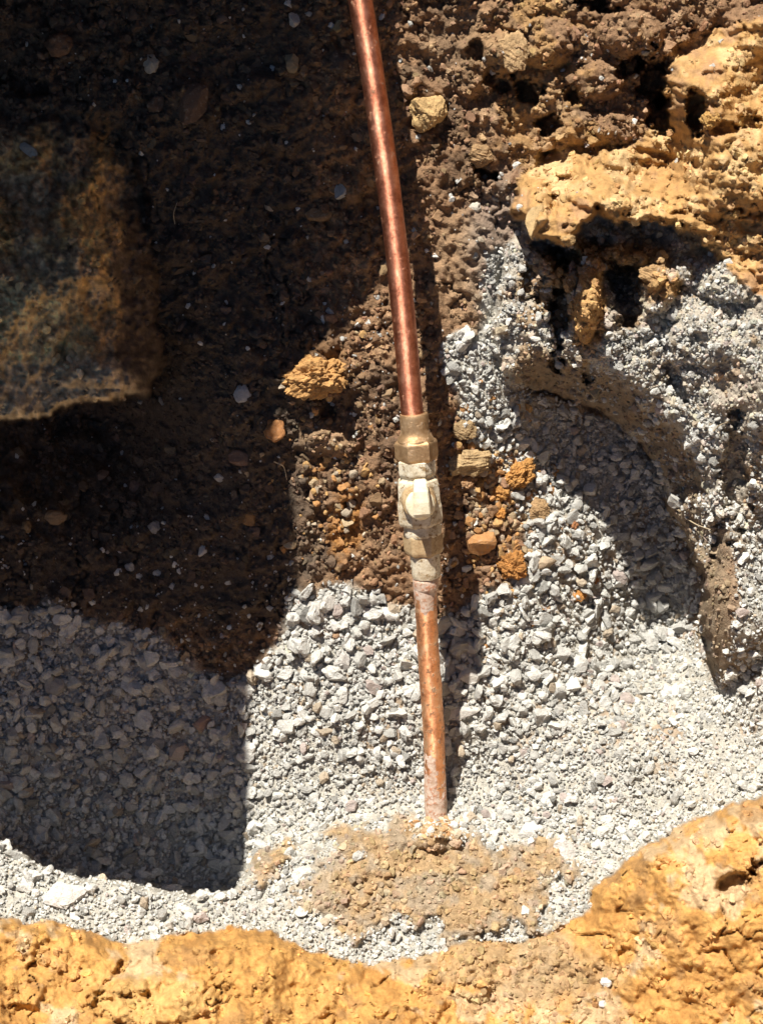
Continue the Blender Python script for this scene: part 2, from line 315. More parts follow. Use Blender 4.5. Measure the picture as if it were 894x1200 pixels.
# ------------------------------------------------------------------ materials
def new_mat(name):
    m = bpy.data.materials.new(name); m.use_nodes = True
    return m, m.node_tree, m.node_tree.nodes['Principled BSDF']
def N(nt, t, **kw):
    n = nt.nodes.new(t)
    for k, v in kw.items():
        if k in n.inputs.keys() if isinstance(k, str) else False: n.inputs[k].default_value = v
        else: setattr(n, k, v)
    return n
def noise(nt, scale, detail=6, rough=.6, src=None):
    n = nt.nodes.new('ShaderNodeTexNoise'); n.inputs['Scale'].default_value = scale; n.inputs['Detail'].default_value = detail; n.inputs['Roughness'].default_value = rough
    if src: nt.links.new(src, n.inputs['Vector'])
    return n
def math_node(nt, op, a, b):
    n = nt.nodes.new('ShaderNodeMath'); n.operation = op
    for i, v in enumerate((a, b)):
        if isinstance(v, (int, float)): n.inputs[i].default_value = v
        else: nt.links.new(v, n.inputs[i])
    return n.outputs[0]
def earth_mat(name, src='attr', bump=.8, scale=420, var=.5, rough=.95, dust=None, dist=.0012):
    m, nt, b = new_mat(name)
    g = nt.nodes.new('ShaderNodeNewGeometry')
    if src == 'attr':
        a = nt.nodes.new('ShaderNodeAttribute'); a.attribute_name = 'Col'; base = a.outputs['Color']; vec = g.outputs['Position']
    else:
        a = nt.nodes.new('ShaderNodeObjectInfo'); base = a.outputs['Color']
        vec = g.outputs['Position']
    n = noise(nt, scale, 8, .65, vec); nb = noise(nt, scale * .22, 5, .6, vec)
    s = math_node(nt, 'ADD', n.outputs[0], nb.outputs[0])
    f = math_node(nt, 'MULTIPLY', math_node(nt, 'SUBTRACT', s, 1.0), var * 2.4)
    f = math_node(nt, 'ADD', f, 1.0)
    mul = nt.nodes.new('ShaderNodeVectorMath'); mul.operation = 'SCALE'; nt.links.new(base, mul.inputs[0]); nt.links.new(f, mul.inputs['Scale'])
    outc = mul.outputs[0]
    if dust is not None:
        mx = nt.nodes.new('ShaderNodeMix'); mx.data_type = 'RGBA'
        nd = noise(nt, scale * .3, 5, .6, vec)
        r = nt.nodes.new('ShaderNodeMapRange'); r.inputs[1].default_value = .56; r.inputs[2].default_value = .66; r.inputs[4].default_value = dust[3]
        nt.links.new(nd.outputs[0], r.inputs[0]); nt.links.new(r.outputs[0], mx.inputs[0]); nt.links.new(outc, mx.inputs[6]); mx.inputs[7].default_value = (*dust[:3], 1)
        outc = mx.outputs[2]
    nt.links.new(outc, b.inputs['Base Color'])
    b.inputs['Roughness'].default_value = rough; b.inputs['Specular IOR Level'].default_value = .2
    bm = nt.nodes.new('ShaderNodeBump'); bm.inputs['Strength'].default_value = bump; bm.inputs['Distance'].default_value = dist
    hs = math_node(nt, 'ADD', n.outputs[0], nb.outputs[0])
    nt.links.new(hs, bm.inputs['Height']); nt.links.new(bm.outputs[0], b.inputs['Normal'])
    return m
M_SOIL = earth_mat('crumbly_soil', 'attr', 1.0, 520, .55, dist=.003)
M_CLAY = earth_mat('ochre_clay', 'attr', .7, 380, .42, dist=.003)
M_GRAV = earth_mat('crushed_stone', 'attr', 1.0, 800, .32, .95, (.36, .32, .25, .4), .002)
M_GRAVO = earth_mat('crushed_stone_single', 'obj', 1.0, 800, .32, .95, (.36, .32, .25, .4), .002)
M_CRUMB = earth_mat('soil_crumb', 'attr', .8, 900, .4)
M_ROCK = earth_mat('porous_rock', 'obj', 1.0, 500, .5, dist=.002)

# ------------------------------------------------------------------ mesh helpers
def mesh_np(name, co, faces, cols=None, mats=(), smooth=False):
    me = bpy.data.meshes.new(name)
    k = faces.shape[1]
    me.vertices.add(len(co)); me.vertices.foreach_set('co', np.ascontiguousarray(co, dtype=np.float32).ravel())
    me.loops.add(faces.size); me.loops.foreach_set('vertex_index', np.ascontiguousarray(faces, dtype=np.int32).ravel())
    me.polygons.add(len(faces)); me.polygons.foreach_set('loop_start', np.arange(0, faces.size, k, dtype=np.int32))
    me.polygons.foreach_set('loop_total', np.full(len(faces), k, dtype=np.int32))
    me.polygons.foreach_set('use_smooth', np.full(len(faces), smooth))
    me.update(calc_edges=True)
    if cols is not None:
        a = me.attributes.new('Col', 'FLOAT_COLOR', 'POINT')
        c4 = np.ones((len(co), 4), np.float32); c4[:, :3] = cols
        a.data.foreach_set('color', c4.ravel())
    for m in mats: me.materials.append(m)
    return me
def link(name, me, parent=None, label=None, cat=None, group=None, kind=None):
    o = bpy.data.objects.new(name, me); COL.objects.link(o)
    if parent: o.parent = parent
    if label: o['label'] = label
    if cat: o['category'] = cat
    if group: o['group'] = group
    if kind: o['kind'] = kind
    return o

# terrain, cut into the pieces of ground one sees
W = P(PX, PY, H)
ny, nx = PX.shape
idx = np.arange(ny * nx).reshape(ny, nx)
quads = np.stack([idx[:-1, :-1], idx[1:, :-1], idx[1:, 1:], idx[:-1, 1:]], -1).reshape(-1, 4)
reg = np.zeros(PX.shape, int)
reg[m_grav > .5] = 1; reg[m_ledge > .5] = 2; reg[m_block > .5] = 3; reg[m_clay > .5] = 4
rq = reg[:-1, :-1].ravel()
Wf = W.reshape(-1, 3); cf = col.reshape(-1, 3)
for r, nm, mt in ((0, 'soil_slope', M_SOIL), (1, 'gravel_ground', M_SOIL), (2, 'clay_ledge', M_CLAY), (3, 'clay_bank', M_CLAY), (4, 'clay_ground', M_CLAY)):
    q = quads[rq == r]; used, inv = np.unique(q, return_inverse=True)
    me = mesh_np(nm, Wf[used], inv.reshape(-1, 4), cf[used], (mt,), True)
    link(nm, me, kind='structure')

# the ground above the left side of the pit, unseen: its edge is shaped to cast the big shade
EDGE = [(452, -140, None), (470, 20, None), (452, 120, None), (455, 290, None), (438, 330, None), (392, 392, None), (352, 452, None), (330, 500, None), (338, 560, None), (347, 640, None), (345, 700, None),
        (318, 745, None), (294, 790, None), (290, 850, None), (292, 920, None), (286, 980, None), (280, 1025, None)]
Z0 = .50
def to_bank(px, py, h=None):
    hh = float(rbf(BASE_C, np.array([px], float), np.array([py], float))[0]) if h is None else h
    p = P(px, py, hh); t = (Z0 - p[2]) / -LDIR[2]
    return p - LDIR * t
edge = [to_bank(*e) for e in EDGE]
def dense(pts, step=.01):
    o = []
    for a, b in zip(pts[:-1], pts[1:]):
        n = max(1, int(np.linalg.norm(b - a) / step))
        for i in range(n): o.append(a + (b - a) * i / n)
    o.append(pts[-1]); return o
tail = []
for (xx, yr, hr, hf) in ((272, 1036, -.055, -.165), (230, 1042, -.055, -.17), (160, 1036, -.05, -.18), (90, 1024, -.05, -.18), (40, 1006, -.055, -.175), (0, 986, -.06, -.17), (-100, 975, -.05, -.17), (-300, 960, -.03, -.15)):
    tail.append(.55 * to_bank(xx, yr + 4, hr) + .45 * to_bank(xx, yr - 5, hf))
line = dense(edge[:-1] + tail)
RIMSTART = 0
bm = bmesh.new()
rows = []
g0 = np.random.default_rng(3)
for k, (off, dz) in enumerate(((.0, 0.0), (.004, .02), (.03, .05), (.12, .12), (.3, .38), (.55, .72), (.9, 1.1), (1.5, 1.2))):  # high heap behind the edge, added to block sky light
    row = []
    for i, p in enumerate(line):
        j = float(vnoise(np.array(i * .35), np.array(k * 3.1), 9)) * .004 * (k < 2) + float(vnoise(np.array(i * .3), np.array(k * 3.1), 12)) * .012 * (k > 1)
        q = np.array([p[0] - off * .75 - j * .7, p[1] + off * .85 + j * .6, Z0 + dz + j])
        row.append(bm.verts.new(q))
    rows.append(row)
under = [bm.verts.new((v.co.x - .9, v.co.y + .8, Z0 - .02)) for v in rows[0]]
def strip(a, b):
    for i in range(len(a) - 1): bm.faces.new((a[i], a[i + 1], b[i + 1], b[i]))
for a, b in zip(rows[:-1], rows[1:]): strip(a, b)
strip(under, rows[0])
me = bpy.data.meshes.new('ground'); bm.to_mesh(me); bm.free()
ca = me.attributes.new('Col', 'FLOAT_COLOR', 'POINT')
ca.data.foreach_set('color', np.tile(np.array([.15, .09, .05, 1], np.float32), len(me.vertices)))
me.materials.append(M_SOIL); link('ground', me, kind='structure')

# ------------------------------------------------------------------ stone shapes
def ico(level):
    bm = bmesh.new(); bmesh.ops.create_icosphere(bm, subdivisions=level, radius=1)
    v = np.array([x.co[:] for x in bm.verts]); f = np.array([[q.index for q in p.verts] for p in bm.faces]); bm.free()
    return v, f
ICO = {k: ico(k) for k in (1, 2, 3, 4, 5)}
def crushed(seed, level, cuts=7, rough=.06):
    g = np.random.default_rng(seed); v, f = ICO[level]; v = v.copy()
    nn = g.normal(size=(cuts, 3)); nn /= np.linalg.norm(nn, axis=1)[:, None]
    for n in nn:
        d = g.uniform(.35, .75); s = v @ n - d
        v -= np.where(s > 0, s, 0)[:, None] * n
    v += g.normal(size=v.shape) * rough * .5 * (2 if level < 3 else 1)
    if level >= 3:
        o_ = Vector(g.uniform(-9, 9, 3).tolist()); v = np.array([(Vector(p.tolist()) * (1 + .16 * mnz.noise(Vector(p.tolist()) * 2.4 + o_) + .07 * mnz.noise(Vector(p.tolist()) * 6 + o_)))[:] for p in v])
    v *= np.array([1, g.uniform(.7, 1), g.uniform(.55, .85)])
    return v / np.abs(v).max(), f
def crumb(seed, level, rough=.22):
    g = np.random.default_rng(seed); v, f = ICO[level]; v = v.copy()
    nn = g.normal(size=(6, 3)); nn /= np.linalg.norm(nn, axis=1)[:, None]
    for n in nn:
        s = v @ n - g.uniform(.35, .75); v -= np.where(s > 0, s, 0)[:, None] * n
    r = 1 + g.normal(size=len(v)) * rough
    v = v * r[:, None] * np.array([1, g.uniform(.7, 1), g.uniform(.6, .9)])
    return v / np.abs(v).max(), f
def rand_rot(n, g):
    q = g.normal(size=(n, 4)); q /= np.linalg.norm(q, axis=1)[:, None]
    a, b, c, d = q.T
    return np.stack([1 - 2 * (c * c + d * d), 2 * (b * c - a * d), 2 * (b * d + a * c), 2 * (b * c + a * d), 1 - 2 * (b * b + d * d), 2 * (c * d - a * b),
                     2 * (b * d - a * c), 2 * (c * d + a * b), 1 - 2 * (b * b + c * c)], -1).reshape(n, 3, 3)
TOUT = np.stack([XA, VA, NA], 0)       # local to world rows
def scatter(name, protos, px, py, r_px, lift, cols, mat, seed, label=None, cat=None, kind='stuff', flat=.75, smooth=False):
    """many stones joined into one mesh"""
    g = np.random.default_rng(seed); n = len(px)
    h = hat(px, py); pos = P(px, py, h + lift)
    R = rand_rot(n, g); rad = r_px * K * (D - h) / D
    pick = g.integers(0, len(protos), n)
    V = []; F = []; Cc = []; off = 0
    for k, (pv, pf) in enumerate(protos):
        s = np.where(pick == k)[0]
        if not len(s): continue
        v = np.einsum('nij,vj->nvi', R[s], pv) * np.array([1, 1, flat]) * rad[s][:, None, None]
        v = v @ TOUT + pos[s][:, None, :]
        V.append(v.reshape(-1, 3)); F.append((pf[None] + (np.arange(len(s)) * len(pv))[:, None, None]).reshape(-1, 3) + off)
        Cc.append(np.repeat(cols[s], len(pv), axis=0)); off += len(s) * len(pv)
    me = mesh_np(name, np.concatenate(V), np.concatenate(F), np.concatenate(Cc), (mat,), smooth)
    return link(name, me, label=label, cat=cat, kind=kind)

def gravel_cols(n, px, py, g):
    t = g.random(n)
    c = GREY_L * (1 - .42 * t[:, None] ** 1.6) * np.ones((n, 3))
    warm = g.random(n) < .045; c[warm] = C(.44, .37, .28) * (.8 + .4 * g.random(warm.sum())[:, None])
    pink = g.random(n) < .025; c[pink] = C(.43, .37, .34)
    dk = g.random(n) < .08; c[dk] *= .6
    wh = (np.asarray(py) > 955) | ((np.asarray(px) > 790) & (np.asarray(py) > 560)); c[wh] *= 1.13
    return c
# sample gravel positions
def sample(n, seed, mask, x0=-60, x1=950, y0=250, y1=1260, thr=.5):
    x0 = max(x0, -45); x1 = min(x1, 935); y0 = max(y0, -30)
    g = np.random.default_rng(seed); n = int(n * .95); x = g.uniform(x0, x1, n); y = g.uniform(y0, y1, n)
    k = interp(mask, x, y) > g.random(n) * .6 + thr - .3
    return x[k], y[k], g

s_hang = sd['hang'] + JIT * 1.6 + n2 * 22
arch = sstep(s_hang, 62, 34) * sstep(s_hang, -1, 1) * sstep(PX, 575, 620) * sstep(PY, 400, 440) * sstep(PX, 850, 835)
gmask = m_grav * (1 - .93 * m_mound) * (1 - .62 * arch) * (1 - .62 * m_hang * sstep(PY, 660, 560) * sstep(n2 + n1, -.2, .2))
# dirt patches hide part of the gravel
dirt = np.zeros_like(H)
for (x, y, a, b, k) in ((865, 462, 42, 30, 1), (862, 540, 20, 55, .7), (845, 700, 26, 110, .85), (690, 362, 24, 66, 1), (774, 335, 30, 36, .95), (725, 300, 80, 22, .9), (215, 790, 30, 14, .6), (600, 640, 20, 40, .3), (560, 350, 30, 60, .55), (330, 740, 22, 30, .5)):
    dirt = np.maximum(dirt, k * sstep(ell(PX, PY, x, y, a, b, 0) + JIT * .03, 1.1, .6))
gmask = gmask * (1 - dirt)
mid_protos = [crushed(100 + i, 2) for i in range(30)]
small_protos = [crushed(200 + i, 1, 5, .12) for i in range(20)]
def size_field(x, y):
    """stones are coarser in the upper, shaded and middle part of the bed and finer low and right, and up the hanging wall"""
    s = 1.0 + .35 * np.exp(-(((x - 400) / 150) ** 2 + ((y - 740) / 80) ** 2)) + .12 * (x < 300) * (y < 1030) + .25 * np.exp(-(((x - 650) / 120) ** 2 + ((y - 740) / 70) ** 2))
    s = s * np.where((y > 860) & (x > 300), .85, 1) * np.where((x > 560) & (y < 480), .72, 1) * np.where(x > 800, .8, 1) * np.where(y > 1030, .85, 1)
    return s
x, y, g = sample(20500, 41, gmask); sf = size_field(x, y)
r = (3.2 + 8.0 * g.random(len(x)) ** 4.5) * sf
ordr = np.argsort(-r)
gx_, gy_, gr_ = x[ordr], y[ordr], r[ordr]; gc_ = gravel_cols(len(x), gx_, gy_, g)
lift_ = (g.random(len(x)) * 1.5 - .1) * np.minimum(gr_, 7) * K
# the largest in view become single stones
inview = (gx_ > 4) & (gx_ < 890) & (gy_ < 1095) & (gy_ > 300)
heroes_i = np.where(inview)[0][:295]
rest = np.setdiff1d(np.arange(len(gx_)), heroes_i)
scatter('gravel', mid_protos, gx_[rest], gy_[rest], gr_[rest], lift_[rest], gc_[rest], M_GRAV, 42, 'loose crushed grey gravel filling the bottom of the pit', 'gravel')
x, y, g = sample(62000, 43, gmask); r = (1.3 + 2.7 * g.random(len(x)) ** 1.5) * np.sqrt(size_field(x, y))
scatter('fine_gravel', small_protos, x, y, r, (g.random(len(x)) * 5.5) * K, gravel_cols(len(x), x, y, g) * .95, M_GRAV, 44, 'fine grey chips packed between the larger gravel', 'gravel')

# single gravel stones, shared meshes
hp = []
for i in range(24):
    v, f = crushed(300 + i, 3, 8, .03)
    hp.append(mesh_np('stone', v, f, None, (M_GRAVO,)))
g = np.random.default_rng(77)
MARKS = [(209, 882, 'around the pinkish squared stone in the shaded gravel'), (62, 802, 'around the broad grey stone near the left picture edge'), (172, 778, 'along the upper edge of the shaded gravel'),
         (25, 722, 'on the soil border at the far left'), (40, 900, 'in deep shade at the left edge above the rim'), (120, 970, 'at the foot of the rim in the darkest shade'), (120, 860, 'in the open middle of the shaded gravel'),
         (255, 850, 'by the upper end of the straight shadow edge'), (265, 960, 'by the lower end of the straight shadow edge'), (190, 970, 'in shade below the pinkish squared stone'), (90, 740, 'in shade where brown soil meets gravel at left'),
         (368, 717, 'beside the large white stone at the top of the sunlit gravel'), (456, 718, 'on the brown soil fringe left of the lower pipe'), (402, 776, 'in the middle of the left sunlit gravel'), (330, 800, 'just right of the shadow edge in the sun'),
         (470, 800, 'close to the left side of the lower pipe'), (350, 900, 'in the sun between lower shadow edge and pipe foot'), (450, 900, 'left of the foot of the pipe'), (549, 794, 'right of the lower pipe by its shadow'), (541, 870, 'right of the foot of the pipe'),
         (600, 720, 'below the rust brown pitted rock'), (660, 760, 'in the sun below the point of the hollow shade'), (640, 690, 'between the rusty lumps and the pinkish tan slab'), (740, 740, 'at the lower tip of the hollow shade'), (720, 620, 'inside the shaded hollow'), (660, 530, 'in the upper part of the shaded hollow'),
         (620, 840, 'in the open gravel well right of the pipe'), (720, 860, 'on the slope toward the right clay ground'), (860, 640, 'beside the dirt streak on the right side'), (860, 850, 'above the right clay ground near the picture edge'), (560, 470, 'right of the brass nut near the hanging wall'),
         (600, 380, 'in the left end of the hanging wall'), (720, 420, 'in the middle of the hanging wall'), (850, 400, 'in the hanging wall at the right picture edge'), (60, 1040, 'around the large bright white stone on the rim'), (200, 1065, 'on the rim below the long white stone'), (320, 1060, 'on the rim left of the brown mound'), (30, 1060, 'on the rim against the front clay')]
def zone(px, py, c):
    m = min(MARKS, key=lambda k: (k[0] - px) ** 2 + (k[1] - py) ** 2)
    lum = c.mean(); ws = c[0] - c[2]
    tone = 'tan' if ws > .12 else ('pinkish grey' if ws > .07 else ('dark grey' if lum < .36 else ('mid grey' if lum < .48 else 'pale grey')))
    return tone + ' crushed stone ' + m[2], 'crushed stones ' + m[2]
for i in heroes_i:
    px, py, r = gx_[i], gy_[i], gr_[i]
    lab, grp = zone(px, py, gc_[i])
    o = link('gravel_stone', hp[g.integers(0, 24)], None, lab, 'stone', grp)
    hh = float(hat(px, py)); o.location = Vector(P(px, py, hh + .5 * r * K))
    q = Quaternion(g.normal(size=4)); q.normalize(); o.rotation_mode = 'QUATERNION'; o.rotation_quaternion = q
    s = r * K * (D - hh) / D * 1.1; o.scale = (s, s * g.uniform(.8, 1), s * g.uniform(.7, 1))
    o.color = (*gc_[i], 1)

# ------------------------------------------------------------------ crumbs of soil and clay
cr_mid = [crumb(500 + i, 2, .12) for i in range(16)]; cr_small = [crumb(600 + i, 1, .2) for i in range(16)]
lf = 1 - m_clay
mask = (1 - m_grav) * lf * (1 - m_ledge) * (1 - m_block * .8) * (1 - m_hang * .5)
mask = mask * (1 - .75 * sstep(ell(PX, PY, 545, 330, 45, 110, -.1), 1.1, .7)) * (1 - .6 * sstep(ell(PX, PY, 500, 45, 50, 50, 0), 1.1, .7))
mask = np.clip(mask * (.35 + .9 * sstep(n2, -.25, .15)), 0, 1)
mask = np.maximum(mask, np.maximum(dirt * .8, np.maximum(arch, .85 * _hd)))
def soil_pick(x, y, g, amp=.35):
    c = np.stack([interp(col[..., k], x, y) for k in range(3)], -1)
    return np.clip(c * (1 + amp * (g.random(len(x)) - .45))[:, None] * (1 + .12 * (g.random((len(x), 3)) - .5)), .01, .8)
x, y, g = sample(24000, 51, mask, y0=-60, y1=830); r = 1.7 + 2.4 * g.random(len(x)) ** 2
scatter('soil_crumbs', cr_small, x, y, r, g.random(len(x)) * 2 * K, soil_pick(x, y, g, .6), M_CRUMB, 52, 'fine brown soil crumbs lying over the pit wall', 'soil crumbs')
x, y, g = sample(4200, 53, mask, y0=-60, y1=830); r = 3.2 + 6.4 * g.random(len(x)) ** 3 + 3 * g.random(len(x)) ** 6 * (x < 330)
scatter('soil_clods', cr_mid, x, y, r, g.random(len(x)) * 2.5 * K, soil_pick(x, y, g, .5), M_CRUMB, 54, 'small lumpy brown clods stuck to the pit wall', 'soil clods')
lmask = np.clip((m_ledge * sstep(n2 + n1, -.1, .25) + .9 * sstep(ell(PX, PY, 705, 320, 100, 50, .1) + n2, 1, .6) * (1 - m_ledge) + 1.0 * sstep(ell(PX, PY, 690, 365, 26, 62, .1) + n2 * .6, 1, .6) + 1.0 * sstep(ell(PX, PY, 775, 335, 28, 36, .1) + n2 * .6, 1, .6) + .7 * m_block * sstep(n2, 0, .3)) * (PY < 500), 0, 1)
x, y, g = sample(11000, 55, lmask, y0=-60, y1=500); r = 2.0 + 5.5 * g.random(len(x)) ** 3
scatter('clay_crumbs', cr_mid, x, y, r, g.random(len(x)) * 2.5 * K, soil_pick(x, y, g, .5), M_CRUMB, 56, 'ochre clay crumbs broken off the right hand ledge', 'clay crumbs')
nmask = np.clip(1.3 * m_mound * lf + m_clay * .9 * sstep(1 - ell(PX, PY, 600, 1150, 130, 60, .2), -.2, .5) + m_clay * .7 * sstep(n2, -.05, .3), 0, 1)
x, y, g = sample(9000, 57, nmask, y0=940, y1=1260); r = 2.0 + 5.5 * g.random(len(x)) ** 2.6
scatter('dirt_crumbs', cr_mid, x, y, r, g.random(len(x)) * 2 * K, soil_pick(x, y, g, .5), M_CRUMB, 58, 'tan and orange dirt crumbs on the mound at the front', 'dirt crumbs')
# white and grey chips strewn through the brown soil
wm = (1 - m_grav) * lf * (1 - m_block) * (1 - .8 * m_ledge)
wm = wm * (.16 + .9 * sstep(1 - ell(PX, PY, 430, 420, 70, 130, -.2), 0, .5) + .9 * sstep(1 - ell(PX, PY, 590, 290, 50, 110, 0), -.1, .5) + .8 * sstep(1 - ell(PX, PY, 560, 620, 80, 150, 0), 0, .5)
           + .5 * sstep(PY, 640, 720) + .25 * sstep(PX, 480, 300) * sstep(PY, 560, 680))
g = np.random.default_rng(59); x = g.uniform(-40, 940, 5200); y = g.uniform(-40, 830, 5200); k = interp(wm, x, y) > g.random(5200); x, y = x[k], y[k]
r = 1.2 + 5.0 * g.random(len(x)) ** 3.5
scatter('stone_chips', small_protos, x, y, r, g.random(len(x)) * 1.5 * K, gravel_cols(len(x), x, y, g), M_GRAV, 60, 'scattered white and grey stone chips sprinkled in the brown soil', 'stone chips')

g = np.random.default_rng(95); n = 170
x = g.normal(511, 17, n); y = g.uniform(961, 982, n); pal = np.array([(.58, .55, .48), (.42, .29, .16), (.40, .22, .10), (.50, .42, .30)]); cc_ = pal[g.integers(0, 4, n)] * (.8 + .35 * g.random((n, 1)))
scatter('spilled_crumbs', [crumb(670 + i, 2, .08) for i in range(8)], x, y, 1.8 + 4.2 * g.random(n) ** 2, (1 + 8 * g.random(n) * np.exp(-((x - 511) / 14) ** 2)) * K, cc_, M_CRUMB, 96, 'tan crumbs and chips banked round the foot of the pipe', 'dirt crumbs')
g = np.random.default_rng(91); n = 520
a_ = g.normal(size=n); b_ = g.normal(size=n); x = 583 + a_ * 30; y = 590 + b_ * 62
x2 = 385 + g.normal(size=160) * 34; y2 = 560 + g.normal(size=160) * 60; x = np.concatenate([x, x2]); y = np.concatenate([y, y2]); k = (x > 525) | (x < 455); x, y = x[k], y[k]; n = len(x)
pal = np.array([(.42, .26, .11), (.38, .29, .18), (.38, .20, .08), (.28, .18, .11), (.42, .35, .26)]); cc_ = pal[g.integers(0, 5, n)] * (.8 + .4 * g.random((n, 1)))
scatter('clay_lumps', [crumb(650 + i, 2, .08) for i in range(10)], x, y, 2.2 + 6 * g.random(n) ** 2.4, 3 * K * g.random(n), cc_, M_CRUMB, 92, 'orange and tan clay lumps mixed into the stones around the valve', 'clay lumps')

# ------------------------------------------------------------------ single rocks one can point to
from mathutils import noise as mn
def rock_mesh(seed, style, rsz=20):
    g = np.random.default_rng(seed)
    if style == 'angular':
        v, f = ICO[3]; v = v.copy(); nn = g.normal(size=(9, 3)); nn /= np.linalg.norm(nn, axis=1)[:, None]
        for n in nn:
            s = v @ n - g.uniform(.45, .8); v -= np.where(s > 0, s, 0)[:, None] * n
        a, b = .10, .04
    elif style == 'round':
        v, f = ICO[4]; v = v.copy(); nn = g.normal(size=(6, 3)); nn /= np.linalg.norm(nn, axis=1)[:, None]
        for n in nn:
            s = v @ n - g.uniform(.7, .9); v -= np.where(s > 0, s, 0)[:, None] * n
        a, b = .28, .10
    else:
        v, f = ICO[5 if rsz > 12 else 4]; v = v.copy(); nn = g.normal(size=(9, 3)); nn /= np.linalg.norm(nn, axis=1)[:, None]
        for n in nn:
            s = v @ n - g.uniform(.5, .85); v -= np.where(s > 0, s, 0)[:, None] * n * (.85 if style == 'layered' else .4)
        a, b = (.22, .12) if style == 'layered' else (.30, .16)
    off = Vector(g.uniform(-50, 50, 3).tolist()); out = np.empty_like(v)
    for i, p in enumerate(v):
        q = Vector(p.tolist())
        d = a * mn.noise(q * 1.7 + off)
        if style == 'porous': d += b * (abs(mn.noise(q * 4.5 + off)) * 2 - .5) + .10 * (abs(mn.noise(q * 10 + off)) * 2 - .5) + .25 * mn.noise(q * 2.6 - off)
        elif style == 'layered': d += b * mn.noise(Vector((q.x * 2, q.y * 9 + q.x * 2, q.z * 3)) + off) + .09 * mn.noise(q * 5 + off) + .05 * mn.noise(q * 13 + off) + .06 * abs(mn.noise(q * 7 - off))
        else: d += b * mn.noise(q * 5 + off)
        out[i] = p * (1 + d)
    out = out / np.abs(out).max(axis=0)
    return mesh_np('rock', out, f, None, (M_ROCK if style in ('porous', 'layered', 'clod') else M_GRAVO,), style in ('round',))
